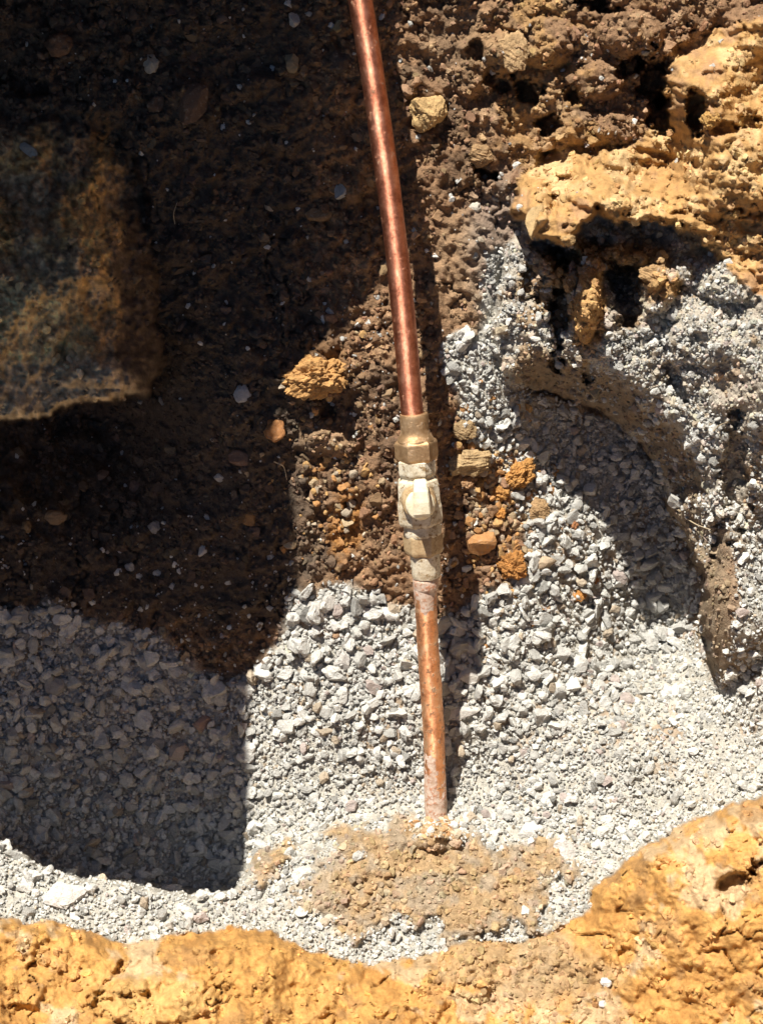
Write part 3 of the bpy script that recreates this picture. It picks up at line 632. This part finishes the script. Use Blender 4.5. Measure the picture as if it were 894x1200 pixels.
#        x,   y,  rx, ry, depth, turn, style, colour, name, label, lift
ROCKS = [
 (503, 131, 25, 24, 20, .5, 'layered', (.50, .34, .16), 'rock', 'golden tan rock jutting from the soil just right of the upper pipe', .9),
 (368, 443, 40, 29, 30, -.15, 'porous', (.46, .26, .10), 'rock', 'orange pitted rock half in shade left of the pipe above the valve', .7),
 (321, 505, 14, 15, 11, .1, 'round', (.42, .20, .08), 'rock', 'small round orange brown stone in shade below the pitted orange rock', .6),
 (177, 74, 9.5, 12.5, 8, .1, 'round', (.42, .40, .33), 'stone', 'pale grey rounded stone high in the shaded wall at upper left', .7),
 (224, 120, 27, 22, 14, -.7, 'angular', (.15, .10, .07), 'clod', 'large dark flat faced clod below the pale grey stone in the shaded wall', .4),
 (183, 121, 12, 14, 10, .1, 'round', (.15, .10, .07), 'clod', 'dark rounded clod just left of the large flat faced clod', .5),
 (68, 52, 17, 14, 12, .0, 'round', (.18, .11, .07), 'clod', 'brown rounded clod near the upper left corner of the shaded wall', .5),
 (343, 23, 9, 9, 7, .3, 'angular', (.45, .45, .42), 'stone', 'whitish stone near the top of the shaded wall left of the pipe', .6),
 (342, 72, 9, 14, 8, -.3, 'angular', (.30, .24, .15), 'stone', 'tan upright stone below the whitish stone left of the pipe top', .6),
 (397, 31, 7, 8, 6, .3, 'angular', (.34, .26, .14), 'stone', 'small tan stone beside the top of the pipe on its left', .6),
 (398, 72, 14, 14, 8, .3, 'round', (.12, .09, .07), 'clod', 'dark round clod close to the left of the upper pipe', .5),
 (402, 224, 11, 12, 8, .3, 'angular', (.48, .48, .46), 'stone', 'bluish white stone in shade left of the pipe and above the shadow corner', .6),
 (284, 463, 11, 13, 7, .5, 'angular', (.46, .46, .44), 'stone', 'pale angular stone in shade left of the pitted orange rock', .6),
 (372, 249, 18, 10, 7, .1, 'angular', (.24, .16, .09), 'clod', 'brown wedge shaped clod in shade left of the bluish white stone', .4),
 (34, 174, 13, 7, 6, .7, 'angular', (.34, .34, .32), 'stone', 'grey elongated chip at the far left above the clay bank', .6),
 (65, 606, 14, 10, 8, -.2, 'round', (.28, .20, .12), 'stone', 'tan oval stone in the dark hollow under the left clay bank', .6),
 (31, 618, 6, 8, 5, 0, 'round', (.26, .18, .10), 'stone', 'small tan stone left of the tan oval stone in the dark hollow', .6),
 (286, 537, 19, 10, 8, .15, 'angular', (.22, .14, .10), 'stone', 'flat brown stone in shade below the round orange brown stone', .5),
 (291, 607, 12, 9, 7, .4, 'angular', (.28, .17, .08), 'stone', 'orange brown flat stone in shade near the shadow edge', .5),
 (181, 618, 8, 8, 6, 0, 'round', (.33, .32, .30), 'stone', 'grey round stone in the middle of the shaded soil', .6),
 (237, 645, 6, 8, 5, .1, 'angular', (.58, .57, .54), 'stone', 'bright white chip in shade, largest of those near the shadow edge', .7),
 (184, 672, 5, 5, 4, 0, 'round', (.58, .56, .50), 'stone', 'small cream round pebble in shade below the grey round stone', .7),
 (152, 665, 6, 6, 4, 0, 'round', (.40, .40, .38), 'stone', 'small grey pebble left of the cream round pebble', .6),
 (257, 560, 6, 5, 4, .6, 'angular', (.52, .50, .45), 'stone', 'pale chip in shade beside the flat brown stone', .7),
 (68, 605, 0, 0, 0, 0, None, None, None, None, 0),
 (209, 882, 12, 14, 9, .2, 'angular', (.46, .39, .34), 'stone', 'pinkish squared stone standing out in the shaded gravel', .9),
 (183, 917, 7, 8, 6, .4, 'angular', (.46, .46, .44), 'stone', 'small light grey stone below left of the pinkish squared stone', .9),
 (238, 848, 12, 10, 8, .1, 'angular', (.34, .24, .20), 'stone', 'dull pink stone at the upper edge of the shaded gravel', .8),
 (180, 872, 14, 12, 8, -.3, 'angular', (.30, .30, .29), 'stone', 'broad grey stone left of the pinkish squared stone', .8),
 (62, 802, 15, 13, 9, .3, 'angular', (.36, .35, .33), 'stone', 'broad grey stone in the shaded gravel near the left edge of the picture', .8),
 (25, 722, 13, 12, 9, -.3, 'angular', (.36, .36, .34), 'stone', 'grey stone on the soil border at the far left of the gravel', .8),
 (172, 778, 14, 8, 7, .6, 'angular', (.40, .40, .38), 'stone', 'long pale stone at the top edge of the shaded gravel', .8),
 (548, 543, 30, 17, 16, -.2, 'layered', (.42, .30, .16), 'rock', 'tan jagged rock to the right of the valve', .9),
 (608, 556, 27, 17, 16, -.5, 'porous', (.44, .23, .075), 'rock', 'bright orange porous rock at the edge of the hollow shade', .9),
 (585, 577, 14, 11, 10, .2, 'porous', (.44, .23, .075), 'rock', 'orange porous lump just left of and below the bright orange porous rock', .8),
 (628, 596, 17, 14, 10, .1, 'layered', (.38, .25, .13), 'rock', 'tan layered rock right of the small orange lump', .8),
 (562, 633, 20, 18, 14, .1, 'angular', (.46, .24, .10), 'rock', 'smooth orange brown rock right of the lower end of the valve', .9),
 (601, 663, 20, 20, 15, .3, 'porous', (.38, .18, .055), 'rock', 'rust brown pitted rock below right of the smooth orange brown rock', .9),
 (636, 662, 17, 10, 8, -.5, 'angular', (.46, .36, .25), 'stone', 'pinkish tan slab leaning right of the rust brown pitted rock', .9),
 (585, 601, 8, 9, 7, 0, 'porous', (.48, .22, .06), 'stone', 'small orange lump above the smooth orange brown rock', .8),
 (545, 503, 15, 14, 10, .2, 'layered', (.34, .24, .13), 'rock', 'olive tan rock right of the brass nut of the valve', .9),
 (548, 565, 9, 9, 7, .2, 'porous', (.36, .22, .12), 'rock', 'small brown lump below the tan jagged rock', .8),
 (678, 697, 10, 9, 6, .2, 'porous', (.42, .20, .06), 'stone', 'rusty lump in the gravel left of the hollow shade', .8),
 (696, 679, 7, 6, 5, .2, 'porous', (.34, .15, .06), 'stone', 'small rusty lump touching the edge of the hollow shade', .8),
 (672, 615, 6, 7, 5, .2, 'porous', (.36, .17, .08), 'stone', 'small red brown lump at the shade edge above the rusty lumps', .8),
 (563, 562, 0, 0, 0, 0, None, None, None, None, 0),
 (541, 834, 22, 9, 4, -.25, 'angular', (.58, .56, .52), 'stone', 'flat pale sliver lying against the lower pipe on its right', 1.4),
 (524, 785, 10, 14, 6, .2, 'angular', (.40, .40, .38), 'stone', 'smooth grey stone in the pipe shadow above the flat pale sliver', 1.0),
 (549, 794, 13, 11, 8, .2, 'angular', (.58, .56, .51), 'stone', 'bright white stone right of the smooth grey stone in the pipe shadow', 1.0),
 (556, 708, 5, 12, 5, .1, 'angular', (.56, .55, .52), 'stone', 'upright white chip at the right edge of the pipe shadow', .9),
 (456, 718, 13, 9, 8, .2, 'angular', (.60, .59, .56), 'stone', 'clean white stone on brown soil just left of the lower pipe', 1.0),
 (368, 717, 14, 15, 10, .2, 'angular', (.56, .54, .50), 'stone', 'large white stone at the top of the sunlit gravel by the shadow edge', .9),
 (385, 703, 8, 14, 8, .1, 'angular', (.56, .54, .50), 'stone', 'narrow white stone right beside the large white stone', .9),
 (402, 776, 10, 12, 7, .4, 'angular', (.50, .48, .45), 'stone', 'grey white flat stone in the middle of the left sunlit gravel', .9),
 (601, 60, 22, 26, 14, .2, 'layered', (.44, .30, .16), 'rock', 'light tan rock face set in the sunlit soil at the top', .6),
 (563, 182, 17, 14, 12, .1, 'layered', (.32, .21, .11), 'clod', 'brown clod over a dark hole in the sunlit soil right of the pipe', .7),
 (557, 243, 8, 7, 6, .1, 'round', (.56, .52, .44), 'stone', 'cream pebble in the sunlit soil left of the clay ledge', .7),
 (75, 1052, 24, 18, 14, .2, 'angular', (.70, .68, .64), 'stone', 'large bright white stone on the gravel rim at lower left', .7),
 (198, 1043, 17, 6, 6, -.1, 'angular', (.70, .68, .64), 'stone', 'long white stone on the crest of the gravel rim', .8),
 (352, 1026, 15, 9, 7, -.4, 'angular', (.68, .65, .58), 'stone', 'white slab tilted left of the brown mound', .8),
 (661, 999, 13, 17, 9, -.5, 'angular', (.72, .71, .68), 'stone', 'white stone at the right end of the brown mound', .8),
 (621, 973, 20, 11, 8, .2, 'angular', (.68, .66, .62), 'stone', 'broad white stone above the right end of the mound', .5),
 (615, 1068, 6, 6, 5, .2, 'angular', (.70, .69, .65), 'stone', 'small white stone on the front of the brown mound', .7),
 (710, 1152, 7, 6, 5, .2, 'round', (.72, .70, .66), 'stone', 'white pebble on the front clay, upper of two', .8),
 (706, 1178, 5, 6, 4, .2, 'round', (.72, .70, .66), 'stone', 'white pebble on the front clay, lower of two', .8),
 (627, 256, 11, 26, 14, .1, 'angular', (.54, .38, .19), 'rock', 'upright pale yellow slab at the left corner of the clay ledge', .5),
 (832, 140, 13, 12, 10, .1, 'porous', (.46, .28, .10), 'rock', 'golden crumbly lump right of the dark slot in the clay ledge', .8),
 (667, 281, 9, 8, 7, .1, 'layered', (.40, .27, .13), 'rock', 'tan lump hanging under the left part of the clay lip', .9),
 (737, 303, 16, 7, 7, .1, 'layered', (.46, .28, .12), 'rock', 'flat ochre lump in the dark undercut below the clay lip', .9),
 (762, 322, 15, 13, 10, .4, 'layered', (.40, .26, .13), 'rock', 'tan wedge below the undercut of the clay ledge', .9),
 (775, 299, 9, 7, 6, .1, 'layered', (.44, .28, .13), 'rock', 'small ochre lump at the right of the undercut', .9),
 (667, 332, 8, 11, 7, .1, 'layered', (.40, .25, .12), 'rock', 'small tan lump below the undercut on the left', .9),
 (748, 349, 7, 7, 6, .1, 'round', (.44, .42, .38), 'stone', 'round grey stone in the shade streak under the clay ledge', .7),
]
g = np.random.default_rng(88)
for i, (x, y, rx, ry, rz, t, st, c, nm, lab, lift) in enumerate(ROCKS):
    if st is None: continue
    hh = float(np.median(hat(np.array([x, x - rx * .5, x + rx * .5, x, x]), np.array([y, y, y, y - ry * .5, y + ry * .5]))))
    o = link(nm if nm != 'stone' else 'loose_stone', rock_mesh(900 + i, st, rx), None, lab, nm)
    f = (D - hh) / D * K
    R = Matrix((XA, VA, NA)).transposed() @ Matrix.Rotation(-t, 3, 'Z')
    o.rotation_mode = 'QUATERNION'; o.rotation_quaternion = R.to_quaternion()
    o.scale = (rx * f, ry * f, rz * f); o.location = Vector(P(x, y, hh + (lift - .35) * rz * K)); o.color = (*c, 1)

# ------------------------------------------------------------------ the pipe and its valve
def metal_mat(name, base, dark, light, dustc, metallic, rough, dust_lo, dust_hi, scale=60, axis=None):
    m, nt, b = new_mat(name)
    if axis is not None:
        cx = nt.nodes.new('ShaderNodeCombineXYZ')
        for i in range(3): cx.inputs[i].default_value = float(axis[i])
        nt.links.new(cx.outputs[0], b.inputs['Tangent']); b.inputs['Anisotropic'].default_value = .8
    tc = nt.nodes.new('ShaderNodeTexCoord'); mp = nt.nodes.new('ShaderNodeMapping'); mp.inputs['Scale'].default_value = (1, 1, 1)
    nt.links.new(tc.outputs['Object'], mp.inputs[0]); vec = mp.outputs[0]
    n1 = noise(nt, scale, 6, .6, vec); n2 = noise(nt, scale * 5, 6, .7, vec)
    r = nt.nodes.new('ShaderNodeValToRGB'); e = r.color_ramp.elements
    e[0].position = .35; e[0].color = (*dark, 1); e[1].position = .65; e[1].color = (*light, 1)
    k = r.color_ramp.elements.new(.5); k.color = (*base, 1)
    mixf = math_node(nt, 'ADD', math_node(nt, 'MULTIPLY', n1.outputs[0], .6), math_node(nt, 'MULTIPLY', n2.outputs[0], .4))
    nt.links.new(mixf, r.inputs[0])
    d = noise(nt, scale * 2.2, 8, .7, vec); mr = nt.nodes.new('ShaderNodeMapRange'); mr.inputs[1].default_value = dust_lo; mr.inputs[2].default_value = dust_hi
    nt.links.new(d.outputs[0], mr.inputs[0])
    mx = nt.nodes.new('ShaderNodeMix'); mx.data_type = 'RGBA'; nt.links.new(mr.outputs[0], mx.inputs[0]); nt.links.new(r.outputs[0], mx.inputs[6]); mx.inputs[7].default_value = (*dustc, 1)
    nt.links.new(mx.outputs[2], b.inputs['Base Color'])
    met = math_node(nt, 'MULTIPLY', math_node(nt, 'SUBTRACT', 1.0, mr.outputs[0]), metallic); nt.links.new(met, b.inputs['Metallic'])
    rr = math_node(nt, 'ADD', math_node(nt, 'MULTIPLY', mr.outputs[0], .4), math_node(nt, 'ADD', rough - .1, math_node(nt, 'MULTIPLY', n2.outputs[0], .25))); nt.links.new(rr, b.inputs['Roughness'])
    bp = nt.nodes.new('ShaderNodeBump'); bp.inputs['Strength'].default_value = .6; bp.inputs['Distance'].default_value = .0006
    nt.links.new(math_node(nt, 'ADD', n2.outputs[0], mr.outputs[0]), bp.inputs['Height']); nt.links.new(bp.outputs[0], b.inputs['Normal'])
    return m
AX_UP = P(482, 480, -.006) - P(435, 80, .05); AX_UP = AX_UP / np.linalg.norm(AX_UP)
AX_LOW = P(511, 955, -.131) - P(499, 700, -.06); AX_LOW = AX_LOW / np.linalg.norm(AX_LOW)
COPPER = metal_mat('copper', (.66, .27, .165), (.36, .12, .065), (.88, .46, .31), (.36, .22, .13), .95, .52, .60, .70, 60, AX_UP)
COPPER_L = metal_mat('weathered_copper', (.88, .44, .22), (.42, .17, .08), (.95, .66, .42), (.30, .19, .11), .9, .5, .56, .62, 60, AX_LOW)
BRASS = metal_mat('dusty_brass', (.52, .34, .18), (.34, .20, .10), (.64, .46, .28), (.40, .29, .19), .8, .52, .55, .68)
LIMED = metal_mat('lime_crusted_brass', (.62, .55, .41), (.38, .28, .16), (.76, .72, .60), (.30, .20, .10), .1, .65, .55, .60, 90)
CREAM = metal_mat('cream_crusted_handle', (.74, .68, .50), (.58, .48, .32), (.80, .76, .62), (.48, .36, .20), .05, .65, .66, .76, 90)
OCHREB = metal_mat('earth_stained_brass', (.46, .33, .18), (.28, .17, .08), (.58, .46, .29), (.26, .17, .08), .1, .7, .56, .68, 90)
LIMEP = metal_mat('lime_dusted_copper', (.62, .48, .38), (.40, .24, .15), (.74, .66, .58), (.50, .24, .14), .1, .7, .50, .60, 90)

def pipe_h(py): return np.interp(py, [-700, 0, 250, 450, 680, 760, 850, 955, 1010], [.16, .062, .028, .0, -.052, -.078, -.104, -.131, -.15])
PIPE_X = [(-700, 290), (-300, 371), (-100, 405), (0, 422.5), (80, 435.5), (160, 447), (230, 457), (290, 464.5), (380, 474), (480, 482.5), (500, 484.5)]
LOW_X = [(668, 497), (700, 498.6), (760, 501.5), (850, 508.2), (955, 511), (1010, 513)]
def center(tab, y):
    ys = np.array([a for a, _ in tab], float); xs = np.array([b for _, b in tab], float)
    return P(np.interp(y, ys, xs), y, pipe_h(y))
def smooth_path(tab, y0, y1, n):
    ys = np.linspace(y0, y1, n); p = center(tab, ys)
    for _ in range(n // 4):
        p[1:-1] = p[1:-1] * .5 + (p[:-2] + p[2:]) * .25
    return p
def tube(name, pts, radf, mat, parent, seg=40, bumps=0.0, seed=1, inv=None):
    n = len(pts); V = []
    up = Vector(NA)
    gseed = np.random.default_rng(seed)
    off = Vector(gseed.uniform(-20, 20, 3).tolist())
    for i in range(n):
        t = Vector(pts[min(i + 1, n - 1)] - pts[max(i - 1, 0)]).normalized()
        a = t.cross(up).normalized(); b = a.cross(t).normalized()
        for k in range(seg):
            th = 2 * math.pi * k / seg; dirv = a * math.cos(th) + b * math.sin(th)
            r = radf(i / (n - 1), th)
            p = Vector(pts[i]) + dirv * r
            if bumps: p += dirv * (mn.noise(p * 90 + off) * bumps + mn.noise(p * 300 + off) * bumps * .6)
            V.append(p[:])
    F = []
    for i in range(n - 1):
        for k in range(seg):
            F.append((i * seg + k, i * seg + (k + 1) % seg, (i + 1) * seg + (k + 1) % seg, (i + 1) * seg + k))
    me = mesh_np(name, np.array(V), np.array(F), None, (mat,), True)
    o = link(name, me, parent)
    if parent: o.matrix_parent_inverse = Matrix.Identity(4)
    return o

root = bpy.data.objects.new('water_pipe', None); COL.objects.link(root); root.empty_display_size = .05
root['label'] = 'copper water pipe with a brass stop valve rising out of the gravel'; root['category'] = 'pipe'
root.location = (0, 0, 0)
R0 = .0222 / 2
up_pts = smooth_path(PIPE_X, -700, 494, 160)
tube('upper_pipe', up_pts, lambda s, t: R0 * (1 - .02 * math.sin(s * 40)), COPPER, root, 48, .0003, 4)
low_pts = smooth_path(LOW_X, 666, 1005, 120)
tube('lower_pipe', low_pts, lambda s, t: R0, COPPER_L, root, 48, .0007, 5)
lp2 = smooth_path(LOW_X, 676, 716, 24)
lo_o = tube('lime_film', lp2, lambda s, t: R0 + .0006 - .0012 * max(0, s - .55 + .18 * math.sin(3 * t) + .1 * math.sin(7 * t + 1)) * 2, LIMEP, root, 48, .0004, 6)
lp3 = smooth_path(LOW_X, 872, 1000, 40)
tube('lime_film', lp3, lambda s, t: R0 - .0008 + .0014 * min(1, s * 2.4 + .3 * math.sin(2 * t) + .25 * math.sin(5 * t + 1) + .12 * math.sin(11 * t + s * 30)), LIMEP, root, 48, .0006, 7)

# axis of the valve
A0 = Vector(P(484, 485, pipe_h(485))); A1 = Vector(P(497.5, 676, pipe_h(676)))
AX = (A1 - A0); AL = AX.length; AX.normalize()
SIDE = AX.cross(Vector(NA)).normalized()
FRONT = SIDE.cross(AX).normalized()
if FRONT.dot(Vector(NA)) < 0: FRONT = -FRONT; SIDE = -SIDE
if SIDE.x < 0: SIDE = -SIDE
def vy(py): return (py - 485) / (676 - 485) * AL          # photo row to distance along the valve
def pxr(px): return px * K
def ring_part(name, prof, mat, parent, sides=48, turn=0.0, shift=0.0, bumps=.0003, seed=1, close=True, segs=None):
    """prof: (row, half width px[, squareness]) ; sides: facets if < 13, finely bevelled"""
    seg = 72; V = []; off = Vector((seed * 3.7, 1.3 * seed, -seed))
    rows = []
    for k in range(len(prof) - 1):
        (y0, r0), (y1, r1) = prof[k], prof[k + 1]
        m = max(1, int(abs(y1 - y0) / 1.5))
        for j in range(m): rows.append((y0 + (y1 - y0) * j / m, r0 + (r1 - r0) * j / m))
    rows.append(prof[-1])
    for (y, r) in rows:
        for k in range(seg):
            th = 2 * math.pi * k / seg + (turn if sides < 13 else 0)
            rr = pxr(r)
            if sides < 13:
                a = (th - turn) % (2 * math.pi / sides) - math.pi / sides
                poly = math.cos(math.pi / sides) / math.cos(a)
                rr = pxr(r) * poly
            d = SIDE * math.cos(th) + FRONT * math.sin(th)
            p = A0 + AX * vy(y) + SIDE * pxr(shift) + d * rr
            if bumps: p = p + d * (mn.noise(p * 120 + off) * bumps + mn.noise(p * 420 + off) * bumps * .7) + AX * mn.noise(p * 150 - off) * bumps
            V.append(p[:])
    F = []
    n = len(rows)
    for i in range(n - 1):
        for k in range(seg): F.append((i * seg + k, i * seg + (k + 1) % seg, (i + 1) * seg + (k + 1) % seg, (i + 1) * seg + k))
    me = bpy.data.meshes.new(name)
    F = [tuple(f) for f in F] + [tuple(range(seg))[::-1], tuple(range((n - 1) * seg, n * seg))]
    me.from_pydata(V, [], F); me.materials.append(mat)
    me.polygons.foreach_set('use_smooth', [True] * len(F)); me.update()
    try: me.set_sharp_from_angle(angle=math.radians(28))
    except Exception: pass
    return link(name, me, parent)
nut = ring_part('flare_nut', [(485, 14.2), (485.6, 15.8), (488, 16.3), (503, 16.2), (509, 17), (513, 20.5), (515.5, 24.6), (517.5, 25.8), (534.5, 25.8), (538, 23.6)], BRASS, root, 6, -.07, .8, .00006, 2)
# upper cup of the nut is round: cover it with a sleeve
ring_part('sleeve', [(484, 14.3), (484.8, 16.2), (487, 16.9), (503, 17.1), (507, 18.0), (511, 20.2), (514.5, 21.8), (516, 21.6), (517, 19)], BRASS, nut, 48, 0, .8, .00015, 3)
body = ring_part('valve_body', [(536, 21), (538, 23.4), (552, 23.6), (554, 22.6), (556, 20.8), (558, 21), (560.5, 24.5), (566, 26.2), (585, 26.6), (588, 27.4), (590, 28.2), (608, 28.0), (611, 26.6), (613, 23)], LIMED, root, 8, .39, .0, .00025, 4)
ring_part('collar', [(611, 20), (612, 22.4), (622, 22.8), (625, 22)], LIMED, body, 48, 0, 1.6, .0004, 5)
ring_part('compression_nut', [(622.5, 20), (624, 23.4), (626, 24.2), (643, 24.0), (646.5, 22.6), (649, 19)], OCHREB, root, 6, .15, 1.2, .0002, 6)
ring_part('tail_sleeve', [(646, 17.6), (649, 18.2), (655, 18), (672, 17.4), (676, 16.6), (677, 14.5)], LIMED, root, 48, 0, 2.2, .0004, 7)
ring_part('seal_ring', [(677, 14.8), (679, 15.9), (689, 15.4), (691, 14.2)], LIMEP, root, 48, 0, 1.0, .0004, 8)

# tee handle on its round boss
def boss_part(name, cy, cx, prof, mat, parent, sx=1.0, seg=48, bumps=.0003):
    o0 = A0 + AX * vy(cy) + SIDE * pxr(cx); V = []
    for (f, r) in prof:
        for k in range(seg):
            th = 2 * math.pi * k / seg
            d = SIDE * math.cos(th) * sx + AX * math.sin(th)
            p = o0 + d * pxr(r) + FRONT * pxr(f); p = p + d * mn.noise(p * 200) * bumps + FRONT * mn.noise(p * 170) * bumps
            V.append(p[:])
    n = len(prof); F = []
    for i in range(n - 1):
        for k in range(seg): F.append((i * seg + k, i * seg + (k + 1) % seg, (i + 1) * seg + (k + 1) % seg, (i + 1) * seg + k))
    F.append(tuple(range((n - 1) * seg, n * seg)))
    me = bpy.data.meshes.new(name); me.from_pydata(V, [], F); me.materials.append(mat)
    me.polygons.foreach_set('use_smooth', [True] * len(F)); me.update()
    try: me.set_sharp_from_angle(angle=math.radians(35))
    except Exception: pass
    return link(name, me, parent)
boss_part('boss', 580, -1, [(14, 21), (28, 20.5), (31, 19.5), (32, 17)], OCHREB, body, 1.0)
def handle_mesh():
    bm = bmesh.new()
    # stations along the fin: row, half width, front height
    st = [(553, 5.2, 38), (555, 6.8, 47), (563, 7.6, 51), (575, 8.2, 53), (588, 8.8, 53), (592, 8.6, 51), (594.5, 7.0, 44)]
    rings = []
    for (yy, hw, fh) in st:
        c = A0 + AX * vy(yy) + SIDE * pxr(1.2 + (yy - 575) * -.02)
        pts = [(-hw, 30), (-hw, fh - 2), (-hw + 1.4, fh), (hw - 1.4, fh), (hw, fh - 2), (hw, 30)]
        ring = []
        for (a, b) in pts:
            p = c + SIDE * pxr(a * 1.15) + FRONT * pxr(b); p = p + SIDE * mn.noise(p * 250) * .0004 + FRONT * mn.noise(p * 200 + Vector((3, 1, 2))) * .0005
            ring.append(bm.verts.new(p))
        rings.append(ring)
    for a, b in zip(rings[:-1], rings[1:]):
        for k in range(6): bm.faces.new((a[k], a[(k + 1) % 6], b[(k + 1) % 6], b[k]))
    bm.faces.new(rings[0][::-1]); bm.faces.new(rings[-1])
    bmesh.ops.recalc_face_normals(bm, faces=bm.faces)
    me = bpy.data.meshes.new('handle'); bm.to_mesh(me); bm.free(); me.materials.append(CREAM); return me
hd = link('handle', handle_mesh(), body)
boss_part('handle_disc', 582, 0, [(30, 18.5), (35, 18.2), (37, 16.5), (37.6, 14)], CREAM, hd, .95)

# ------------------------------------------------------------------ rootlets and straws
def m_flat(name, c):
    m, nt, b = new_mat(name); n = noise(nt, 300); r = nt.nodes.new('ShaderNodeValToRGB')
    r.color_ramp.elements[0].color = (*[k * .6 for k in c], 1); r.color_ramp.elements[1].color = (*c, 1)
    nt.links.new(n.outputs[0], r.inputs[0]); nt.links.new(r.outputs[0], b.inputs['Base Color']); b.inputs['Roughness'].default_value = .8
    return m
STRAW = m_flat('dry_rootlet', (.55, .45, .30))
ROOTS = [([(0, 992, .01), (12, 985, .012), (22, 981, .016)], 1.0, 'dry straw stub poking over the gravel rim at the left edge'),
         ([(8, 995, .008), (24, 990, .014), (34, 998, .01)], .7, 'short bent straw beside the stub on the gravel rim'),
         ([(321, 541, .006), (333, 546, .01), (336, 562, .004)], .9, 'curved pale straw at the shadow edge left of the valve'),
         ([(836, 505, .006), (843, 498, .012), (853, 494, .008)], .8, 'thin pale rootlet on the soil patch right of the hanging wall'),
         ([(805, 608, .006), (816, 615, .014), (836, 622, .006)], 1.0, 'brown rootlet across the dirt at the right of the hollow'),
         ([(205, 262, .004), (203, 250, .008), (208, 236, .005)], .6, 'thin pale root hair on the shaded wall at left')]
for pts, r, lab in ROOTS:
    q = np.array(pts, float); ts = np.linspace(0, len(pts) - 1, 14)
    xs = np.interp(ts, range(len(pts)), q[:, 0]); ys = np.interp(ts, range(len(pts)), q[:, 1]); ls = np.interp(ts, range(len(pts)), q[:, 2])
    pp = P(xs, ys, hat(xs, ys) + ls)
    for _ in range(3): pp[1:-1] = pp[1:-1] * .5 + (pp[:-2] + pp[2:]) * .25
    o = tube('rootlet', pp, lambda s, t, r=r: r * K * (1 - .6 * s), STRAW, None, 8)
    o['label'] = lab; o['category'] = 'root'
tot = 0
for o in bpy.data.objects:
    if o.type == 'MESH' and len(o.data.polygons) > 8000: print('BIG', o.name, len(o.data.polygons))
for o in bpy.data.objects:
    if o.type == 'MESH': tot += sum(len(p.vertices) - 2 for p in o.data.polygons) if len(o.data.polygons) < 2000 else len(o.data.polygons) * (len(o.data.polygons[0].vertices) - 2)
print('TRIANGLES', tot, 'OBJECTS', len(bpy.data.objects))
